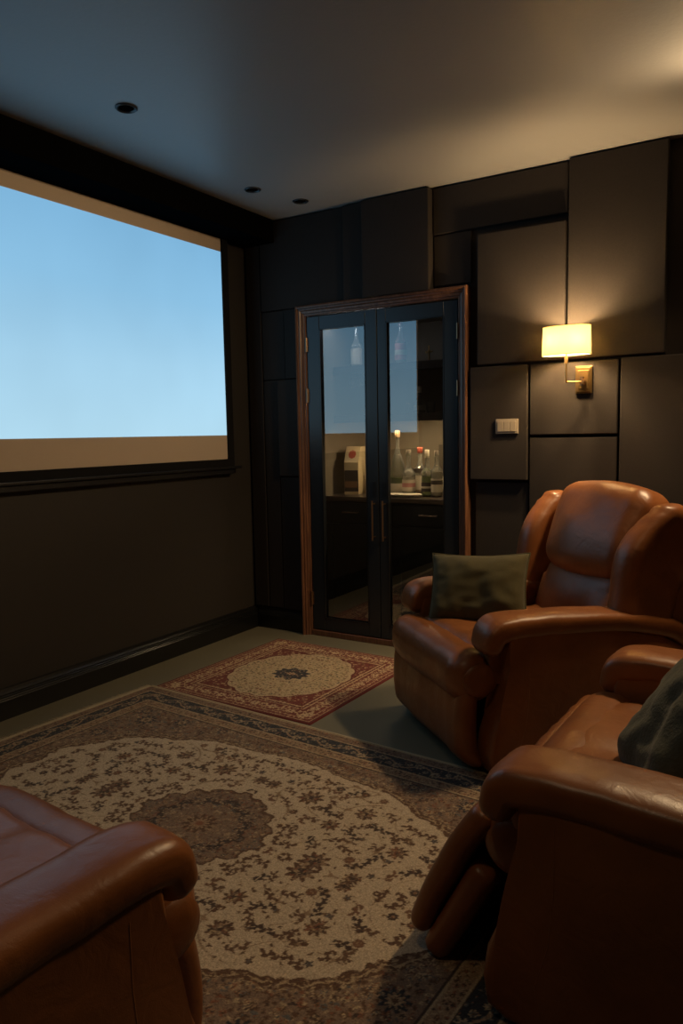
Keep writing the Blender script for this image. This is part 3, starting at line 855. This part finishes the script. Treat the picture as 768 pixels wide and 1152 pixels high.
    band(.138, .142, DKB); band(.142, .148, CREAM2)
    m = band(.148, .192, TAN); scatter(m, .014, [BROWN, RUST, DKB, CREAM2], .005, .009)
    band(.192, .197, CREAM2); band(.197, .205, DKB)
    mirror4(cv)
    rngm = np.random.default_rng(5)
    cv.c *= (1+.10*rngm.standard_normal((cv.ny, cv.nx, 1)))
    cv.c = np.clip(cv.c, .01, 1)
    a = radians(-3.4)
    root = build_rug('persian_rug', 'large cream and brown patterned rug with fringed short ends between the recliners', W, L, res, (.285, -1.232), a, .009, cv, 'big_rug_pile', .0005)
    # end binding and fringe on both short ends
    for side in (0, 1):
        bm = bmesh.new()
        x0 = -.014 if side == 0 else W
        add_box(bm, x0, x0+.014, -L, 0, .001, .007)
        finish(bm, 'end_binding', M['fringe'], root)
        bm = bmesh.new()
        k = 0; yy = 0.0
        while yy < L:
            ln = rg.uniform(.022, .036); sg = -1 if side == 0 else 1
            xs = -.014 if side == 0 else W+.014
            w = .0035
            y2 = -yy+rg.uniform(-.004, .004)
            add_tube(bm, [(xs-sg*.002, -yy, .005), (xs+sg*ln*.5, (y2-yy)/2, .004), (xs+sg*ln, y2, .0028)], [w, w*.9, w*.5], 5)
            yy += .0075
        finish(bm, 'fringe', M['fringe'], root, kind='stuff')
    bm = bmesh.new(); add_box(bm, 0, W, 0, .009, .001, .009); finish(bm, 'side_binding', M['fringe'], root, bevel=.002)
    bm = bmesh.new(); add_box(bm, 0, W, -L-.009, -L, .001, .009); finish(bm, 'side_binding', M['fringe'], root, bevel=.002)
big_rug()

def small_rug():
    W, L, res = .965, 1.30, .0035
    rg = random.Random(5)
    BUR = (.115, .018, .016); BUR2 = (.155, .036, .028); GOLD = (.46, .345, .21); BEI = (.52, .37, .22); OLV = (.16, .13, .06)
    cv = Canvas(W, L, res, BUR)
    u, v = cv.u, cv.v
    du, dv = np.minimum(u, W-u), np.minimum(v, L-v); d = np.minimum(du, dv); hw, hl = W/2, L/2
    def scatter(mask, cell, cols, rmin, rmax, prob=1.0):
        for yy in np.arange(0, hl+.03, cell):
            for xx in np.arange(0, hw+.03, cell):
                if rg.random() > prob: continue
                cx, cy = xx+rg.uniform(-.4, .4)*cell, yy+rg.uniform(-.4, .4)*cell
                i, j = int(cy/res), int(cx/res)
                if not (0 <= i < cv.ny and 0 <= j < cv.nx) or not mask[i, j]: continue
                r = rg.uniform(rmin, rmax)
                if rg.random() < .6: cv.leaf(cx, cy, r, r*.45, rg.uniform(0, pi), rg.choice(cols), mask)
                else: cv.flower(cx, cy, r, 6, rg.uniform(0, 3), rg.choice(cols), rg.choice(cols), None, mask)
    inner = d > .155
    cv.fill(inner, BUR2); scatter(inner, .02, [BUR, BEI, BUR, OLV, GOLD], .006, .011)
    x, y = (u-hw)/.315, (v-hl)/.485
    r = (np.abs(x)**2.0+np.abs(y)**2.0)**.5; th = np.arctan2(y, x); sc = 1+.05*np.abs(np.sin(th*8))
    cv.fill(r < sc*1.0, BUR); cv.fill(r < sc*.975, GOLD)
    f = r < sc*.95
    scatter(f, .019, [OLV, BUR2, OLV, (.25, .18, .09), NAVY, (.2, .12, .06)], .005, .011, .95)
    rm = np.hypot((u-hw)/.095, (v-hl)/.12); tm = np.arctan2((v-hl), (u-hw))
    cv.fill(rm < 1.2+.1*np.cos(tm*10), GOLD); cv.fill(rm < 1.0+.12*np.cos(tm*10), NAVY)
    scatter(rm < .95, .016, [BEI, SLATE, BUR2], .003, .007); cv.flower(hw, hl, .03, 8, 0, BEI, BUR2, GOLD)
    def band(a, b, base): m = (d >= a) & (d < b); cv.fill(m, base); return m
    band(0, .020, BUR); band(.020, .024, BEI)
    m = band(.024, .044, BUR2); scatter(m, .012, [BEI, BUR], .003, .006)
    band(.044, .048, BEI)
    m = band(.048, .128, BUR2)
    for k in range(12):
        for ax in (0, 1):
            s0 = .065+k*.052
            p = (s0, .088) if ax else (.088, s0)
            if p[0] < hw+.03 and p[1] < hl+.03: cv.flower(p[0], p[1], .027, 5 if k % 2 else 8, .4*k, BEI, BUR2 if k % 2 else GOLD, BUR, m)
    scatter(m, .016, [BEI, GOLD, BUR, BEI], .004, .008, .8)
    band(.128, .133, BEI); m = band(.133, .15, BUR); scatter(m, .012, [BEI, GOLD], .003, .005); band(.15, .155, BEI)
    mirror4(cv)
    cv.c *= (1+.10*np.random.default_rng(6).standard_normal((cv.ny, cv.nx, 1))); cv.c = np.clip(cv.c, .008, 1)
    build_rug('oriental_rug', 'small burgundy and gold medallion rug before the glass doors, tucked under the big rug', W, 1.02, res, (.325, -.212), radians(-1.5), .0045, crop(cv, 1.02), 'small_rug_pile', .0003)
def crop(cv, L):
    # squarer field: resample the woven rows to the real length
    new = Canvas(cv.W, L, cv.res, (0, 0, 0))
    # keep borders at true width, compress only the middle
    b = .16; vs = new.v[:, 0]
    src = np.where(vs < b, vs, np.where(vs > L-b, cv.L-(L-vs), b+(vs-b)*(cv.L-2*b)/(L-2*b)))
    idx = np.clip((src/cv.res).round().astype(int), 0, cv.ny-1)
    new.c = cv.c[idx]
    return new
small_rug()

# ------------------------------------------------------------------ recliners
def wr(p, s, amp, seed=0):
    return noise.noise(Vector((p[0]*s+seed, p[1]*s-seed, p[2]*s)))*amp

def recliner(label, tipmid, alpha, S=.70, h=.60, open_deg=0, group='brown leather recliners facing the screen', back_tilt=20, AW=.079):
    al = radians(alpha)
    ox, oy = tipmid[0]+.40*cos(al), tipmid[1]+.40*sin(al)
    t = thing('recliner', label, 'armchair', (ox, oy, 0), al+pi/2)
    le = M['leather']
    zs = h-.60
    inner = S/2-AW+.012          # seat half width
    # base
    box('base_frame', -S/2+.03, S/2-.03, -.42, .34, .012, .10, M['black'], t, bevel=.01)
    for s in (-1, 1):
        # side panel with the S-curved front
        bm = bmesh.new()
        prof = [(-.44, .025), (-.10, .018), (.36, .018), (.405, .04), (.415, .10), (.405, .17), (.380, .23), (.352, .285), (.340, .34), (.338, .42), (.338, h-.062),
                (.10, h-.072), (-.12, h-.088), (-.30, h-.125), (-.42, h-.185), (-.455, .32), (-.46, .15)]
        add_profile(bm, prof, -.058, .058)
        bmesh.ops.bevel(bm, geom=[e for e in bm.edges if abs(e.verts[0].co.x-e.verts[1].co.x) < 1e-6], offset=.018, segments=4, profile=.6, affect='EDGES')
        o = finish(bm, 'side_panel', le, t, auto=60)
        o.location.x = s*(S/2+AW-.066)
        # upholstery seam on the outer face
        bm = bmesh.new()
        add_tube(bm, [(s*.0565, .285, .05), (s*.0565, .30, .12), (s*.0565, .272, .22), (s*.0565, .262, .34), (s*.0565, .262, h-.10)], .0022, 6)
        sm = finish(bm, 'piping', le, o)
        # arm pad
        bm = bmesh.new()
        top = h
        c = [(-.455, top-.25, .055, .036), (-.435, top-.175, .070, .040), (-.36, top-.110, .074, .042), (-.20, top-.072, .077, .043), (.0, top-.052, AW, .044), (.20, top-.045, AW, .045),
             (.325, top-.046, AW, .046), (.375, top-.062, AW-.003, .046), (.395, top-.105, AW-.008, .040)]
        path = smooth_path(c, 6, True, .032)
        add_loft(bm, path, 44, 3.6 if S > .8 else 3.1)
        for vtx in bm.verts:
            p = vtx.co; k = max(0, min(1, (p.y-.25)/.15))
            fold = sin(p.x*150)*.0018*k
            vtx.co.z += wr(p, 14, .004, s*3)+fold; vtx.co.x += wr(p, 9, .003, 7)
        o = finish(bm, 'armrest', le, t, smooth=True); o.location.x = s*S/2
        bm2 = bmesh.new()
        pr = [(-.36, .34), (.355, .34), (.372, .36), (.382, .42), (.384, h-.10), (.37, h-.045), (-.2, h-.07), (-.36, h-.13)]
        add_profile(bm2, pr, -AW*.5, AW*.5)
        bmesh.ops.bevel(bm2, geom=[e for e in bm2.edges if abs(e.verts[0].co.x-e.verts[1].co.x) < 1e-6], offset=.016, segments=4, profile=.6, affect='EDGES')
        ip = finish(bm2, 'arm_padding', le, t, auto=60); ip.location.x = s*(S/2-AW*.46)
    # seat cushion
    bm = bmesh.new()
    def fs(x, y, z):
        zz = z
        if z > -.02:
            tz = min(1, (z+.02)/.08)
            k = (1-(x/(inner))**4)
            zz += tz*(.018*k - .030*math.exp(-((y+.02)/.16)**2)*(1-(x/inner)**2)
                      + .0020*sin(x*70+noise.noise(Vector((x*5, y*6, 0)))*4)*max(0, (y-.05)*3)*(1-(x/inner)**6) + wr((x, y, 0), 10, .010, 2))
        # drop of the front edge into the roll
        zz -= max(0, y-.25)**2*1.2
        return (x, y, zz)
    add_cushion(bm, inner, .36, .075, .055, fs, 34)
    o = finish(bm, 'seat_cushion', le, t, smooth=True); o.location = (0, .055, .385+zs)
    # front roll of the seat
    bm = bmesh.new()
    RW = S/2+.002
    def fr(x, y, z):
        e = abs(x)/RW
        k = 1-.10*max(0, (e-.86)/.14)**2
        a = math.atan2(z, y)
        g = 1+.020*sin(x*110+2*noise.noise(Vector((x*4, a, 0))))*(1 if e > .8 else .35) + wr((x, y, z), 9, .05, 4)
        return (x, y*k*g, z*k*g)
    add_cushion(bm, RW, .092, .100, .085, fr, 30)
    o = finish(bm, 'seat_front_roll', le, t, smooth=True); o.location = (0, .425, .362+zs)
    if open_deg: o.location = (0, .385, .375+zs)
    for s in (-1, 1):   # end buttons of the roll
        bm = bmesh.new(); add_lathe(bm, [(.058, 0), (.060, .006), (.052, .014), (.03, .020), (.002, .022)], n=28, sy=1.15, M=Matrix.Rotation(s*pi/2, 4, 'Y'))
        e = finish(bm, 'roll_end_cap', le, o, auto=60); e.location = (s*(RW-.012), -.01, 0)
    # footrest
    FW = S/2-.004
    bm = bmesh.new()
    if not open_deg:
        piv = Vector((0, .41, .335+zs)); R = Matrix.Identity(4); fh, ft, off = .155, .042, (.030, -.155)
    else:
        piv = Vector((0, .455, .425+zs)); R = Matrix.Rotation(radians(open_deg), 4, 'X'); fh, ft, off = .195, .030, (.0, -.185)
    def ff(x, y, z):
        b = .020 if not open_deg else .006
        y2 = y + b*cos(z/.15*1.4) + .0020*sin(x*70+3*noise.noise(Vector((x*3, z*3, 1))))*(.5+.5*sin(z*9)) + wr((x, y, z), 7, .008, 9)
        if z < -.09 and not open_deg: y2 -= (-.09-z)*.55
        return (x, y2, z)
    add_cushion(bm, FW, ft, fh, ft*.95, ff, 30)
    for vtx in bm.verts:
        q = vtx.co + Vector((0, off[0], off[1])); vtx.co = (R @ q)
    o = finish(bm, 'footrest', le, t, smooth=True); o.location = piv
    if open_deg:
        bm = bmesh.new()
        add_cushion(bm, FW-.004, .034, .145, .030, None, 22)
        for vtx in bm.verts:
            q = vtx.co + Vector((0, -.063, -.262)); vtx.co = (R @ q)
        finish(bm, 'footrest_board', le, o, smooth=True)
        for s in (-1, 1):
            bm = bmesh.new()
            P0 = Vector((s*(inner-.05), -.26, -.22)); P1 = R @ Vector((s*(inner-.05), -.08, -.25))
            add_tube(bm, [P0, P1], .008, 8); finish(bm, 'linkage', M['black'], o)
    # back
    bt = radians(back_tilt)
    B = Matrix.Translation((0, -.235, .40+zs)) @ Matrix.Rotation(bt, 4, 'X')
    def put(bm):
        for vtx in bm.verts: vtx.co = B @ vtx.co
    # in back frame: y forward, z up along the back
    HWc = S/2-.062
    bm = bmesh.new()       # lumbar
    def fl(x, y, z):
        y2 = y+(.028*(1-(x/HWc)**2)*cos(z/.13*1.2) if y > 0 else 0) + wr((x, y, z), 6, .006, 5)*(1 if y > 0 else 0)
        return (x*(1-.06*(z > .05)), y2 - .02*(x/HWc)**2, z - .02*(1-(x/HWc)**2)*max(0, z/.145))
    add_cushion(bm, HWc, .075, .145, .06, fl, 26)
    for vtx in bm.verts: vtx.co += Vector((0, .035, .135))
    put(bm); finish(bm, 'lumbar_cushion', le, t, smooth=True)
    bm = bmesh.new()       # head cushion
    HH = .185
    def fh_(x, y, z):
        w = 1 + .07*(z/HH) - .05*(z/HH)**2
        y2 = y
        if y > 0: y2 += .045*(1-(x/HWc)**2)*math.exp(-((z+.03)/.17)**2) + wr((x, y, z), 7, .010, 8)
        crown = .030*(1-(x/HWc)**2)*max(0, z/HH)
        sag = -.030*(1-(x/HWc)**2)*max(0, -z/HH)
        fold = .012*sin(x*110+2*noise.noise(Vector((x*6, z*8, 3))))*max(0, abs(x)/HWc-.55)*max(0, z/HH)
        return (x*w, y2+fold, z+crown+sag)
    add_cushion(bm, HWc*.98, .095, HH, .075, fh_, 30)
    for vtx in bm.verts: vtx.co += Vector((0, .045, .425))
    put(bm); finish(bm, 'headrest_cushion', le, t, smooth=True)
    for s in (-1, 1):      # wings
        bm = bmesh.new()
        def fw(x, y, z):
            k = max(0, z/.24)
            y2 = y + .040*math.exp(-((z-.02)/.16)**2)*(1 if y > 0 else .0) - .05*k**2
            x2 = x + s*(.030*k) + wr((x, y, z), 8, .010, s*2)
            fold = .010*sin(z*120+2*noise.noise(Vector((x*9, z*7, s))))*max(0, (k-.35))*max(0, y/.125)
            return (x2, y2+fold, z - (.03*(1 if z > 0 else 0))*max(0, -y/.12))
        add_cushion(bm, .062, .125, .255, .056, fw, 26)
        for vtx in bm.verts: vtx.co += Vector((s*(S/2-.002), .040, .325))
        put(bm); finish(bm, 'wing', le, t, smooth=True)
    bm = bmesh.new()       # back shell
    def fb(x, y, z):
        return (x*(1-.04*max(0, z/.3)), y-.02*(1-(x/(S/2))**2), z)
    add_cushion(bm, S/2+.045, .060, .330, .035, fb, 20)
    for vtx in bm.verts: vtx.co += Vector((0, -.090, .235))
    put(bm); finish(bm, 'back_shell', le, t, smooth=True)
    return t

def pillow(label, loc, rot, size, thick, m, asp=1.0):
    bm = bmesh.new()
    n = 30; hs = size/2
    G = {}
    for s in (1, -1):
        for i in range(n+1):
            for j in range(n+1):
                a, b = -1+2*i/n, -1+2*j/n
                edge = i in (0, n) or j in (0, n)
                if edge and s == -1: G[(s, i, j)] = G[(1, i, j)]; continue
                pin = 1-.07*(1-abs(a)**2)*(abs(b)**3)
                pin2 = 1-.07*(1-abs(b)**2)*(abs(a)**3)
                f = max(0, (1-a**4))*max(0, (1-b**4))
                z = s*thick/2*(f**.75)
                p = Vector((a*hs*pin2, b*hs*pin*asp, .012*(a*a-b*b)*size/.4))
                z += 0 if edge else (noise.noise(Vector((a*1.5+size*9, b*1.5, s)))*.020 + noise.noise(Vector((a*4, b*4+5, s)))*.007 + .010*abs(noise.noise(Vector((a*2.2+b*1.5+size*7, b*2.6-a, 2+s)))))*f**.5
                G[(s, i, j)] = bm.verts.new((p.x, p.y, z+p.z))
        for i in range(n):
            for j in range(n):
                q = [G[(s, i, j)], G[(s, i+1, j)], G[(s, i+1, j+1)], G[(s, i, j+1)]]
                bm.faces.new(q if s == 1 else q[::-1])
    me_o = finish(bm, 'throw_pillow', m, smooth=True)
    me_o.location = loc; me_o.rotation_euler = rot
    tag(me_o, label, 'cushion')
    # piping around the seam
    bm = bmesh.new()
    pts = []
    for k in range(4*n+1):
        k2 = k % (4*n)
        if k2 < n: i, j = k2, 0
        elif k2 < 2*n: i, j = n, k2-n
        elif k2 < 3*n: i, j = 3*n-k2, n
        else: i, j = 0, 4*n-k2
        a, b = -1+2*i/n, -1+2*j/n
        pts.append((a*hs*(1-.07*(1-abs(b)**2)*(abs(a)**3)), b*hs*asp*(1-.07*(1-abs(a)**2)*(abs(b)**3)), .012*(a*a-b*b)*size/.4))
    add_tube(bm, pts, .0035, 6)
    finish(bm, 'seam_piping', m, me_o)
    return me_o

r1 = recliner('tan leather wingback recliner by the panelled wall with its footrest closed and an olive cushion', (1.83, -1.12), 48, S=.70, h=.60)
r2 = recliner('brown leather recliner at the right edge with its footrest swung partly open', (2.525, -1.885), -3, S=.90, h=.575, open_deg=28, AW=.092)
r3 = recliner('brown leather recliner at the lower left corner, only an arm and seat in view', (1.68, -2.86), -94, S=.74, h=.56)

def in_chair(c, x, y, z):
    a = c.rotation_euler.z
    return (c.location.x+x*cos(a)-y*sin(a), c.location.y+x*sin(a)+y*cos(a), z)
from mathutils import Euler
def prot(az, lean, roll=0):
    """cushion standing on its edge facing world azimuth az (deg), leaning back by lean"""
    Rm = Matrix.Rotation(radians(az+90), 4, 'Z') @ Matrix.Rotation(radians(90-lean), 4, 'X') @ Matrix.Rotation(radians(roll), 4, 'Z')
    return Rm.to_euler()
pillow('plain olive green square cushion standing on the seat of the far recliner', (1.885, -.885, .585), prot(-82, 26, 3), .42, .16, M['olive'], .76)
pillow('moss green mottled cushion leaning in the corner of the right-hand recliner', (2.83, -2.03, .575), prot(-160, 34, 8), .39, .15, M['olive_dark'])

# ------------------------------------------------------------------ camera
cam = bpy.data.cameras.new('camera'); co = bpy.data.objects.new('camera', cam); COL.objects.link(co)
yaw, pitch, roll = radians(31.5865), radians(5.9753), radians(-1.0870)
f = Vector((-sin(yaw)*cos(pitch), cos(yaw)*cos(pitch), -sin(pitch)))
r = Vector((cos(yaw), sin(yaw), 0)); up = r.cross(f)
r_, u_ = r*cos(roll)+up*sin(roll), up*cos(roll)-r*sin(roll)
Mx = Matrix((r_, u_, -f)).transposed().to_4x4(); Mx.translation = Vector((3.01243, -3.80996, 1.24716))
co.matrix_world = Mx
cam.sensor_fit = 'VERTICAL'; cam.sensor_height = 36; cam.sensor_width = 24; cam.lens = 835.333/1152*36
cam.clip_start = .02
SC.camera = co

GROUPS = dict(recliner='brown leather recliners facing the screen', acoustic_panel='fabric panels covering the back wall', throw_pillow='green cushions on the recliners',
    liquor_bottle='liquor bottles in the bar closet', ceiling_downlight='small unlit ceiling spots', added_fill_spot='added fill spotlights out of view', wall_shelf='dark shelves in the bar closet',
    shelf_light='light bars in the bar closet', stem_glass='stem glasses on the hanging rack', tumbler='drinking glasses beside the decanter')
for o in bpy.data.objects:
    if o.parent is None and 'label' in o and o.name.split('.')[0] in GROUPS: o['group'] = GROUPS[o.name.split('.')[0]]

w = bpy.data.worlds.new('world'); SC.world = w; w.use_nodes = True
w.node_tree.nodes['Background'].inputs[0].default_value = (.02, .02, .02, 1)
SC.view_settings.view_transform = 'Standard'
SC.view_settings.look = 'None'; SC.view_settings.gamma = 1; SC.view_settings.use_curve_mapping = False
SC.view_settings.exposure = 0.0
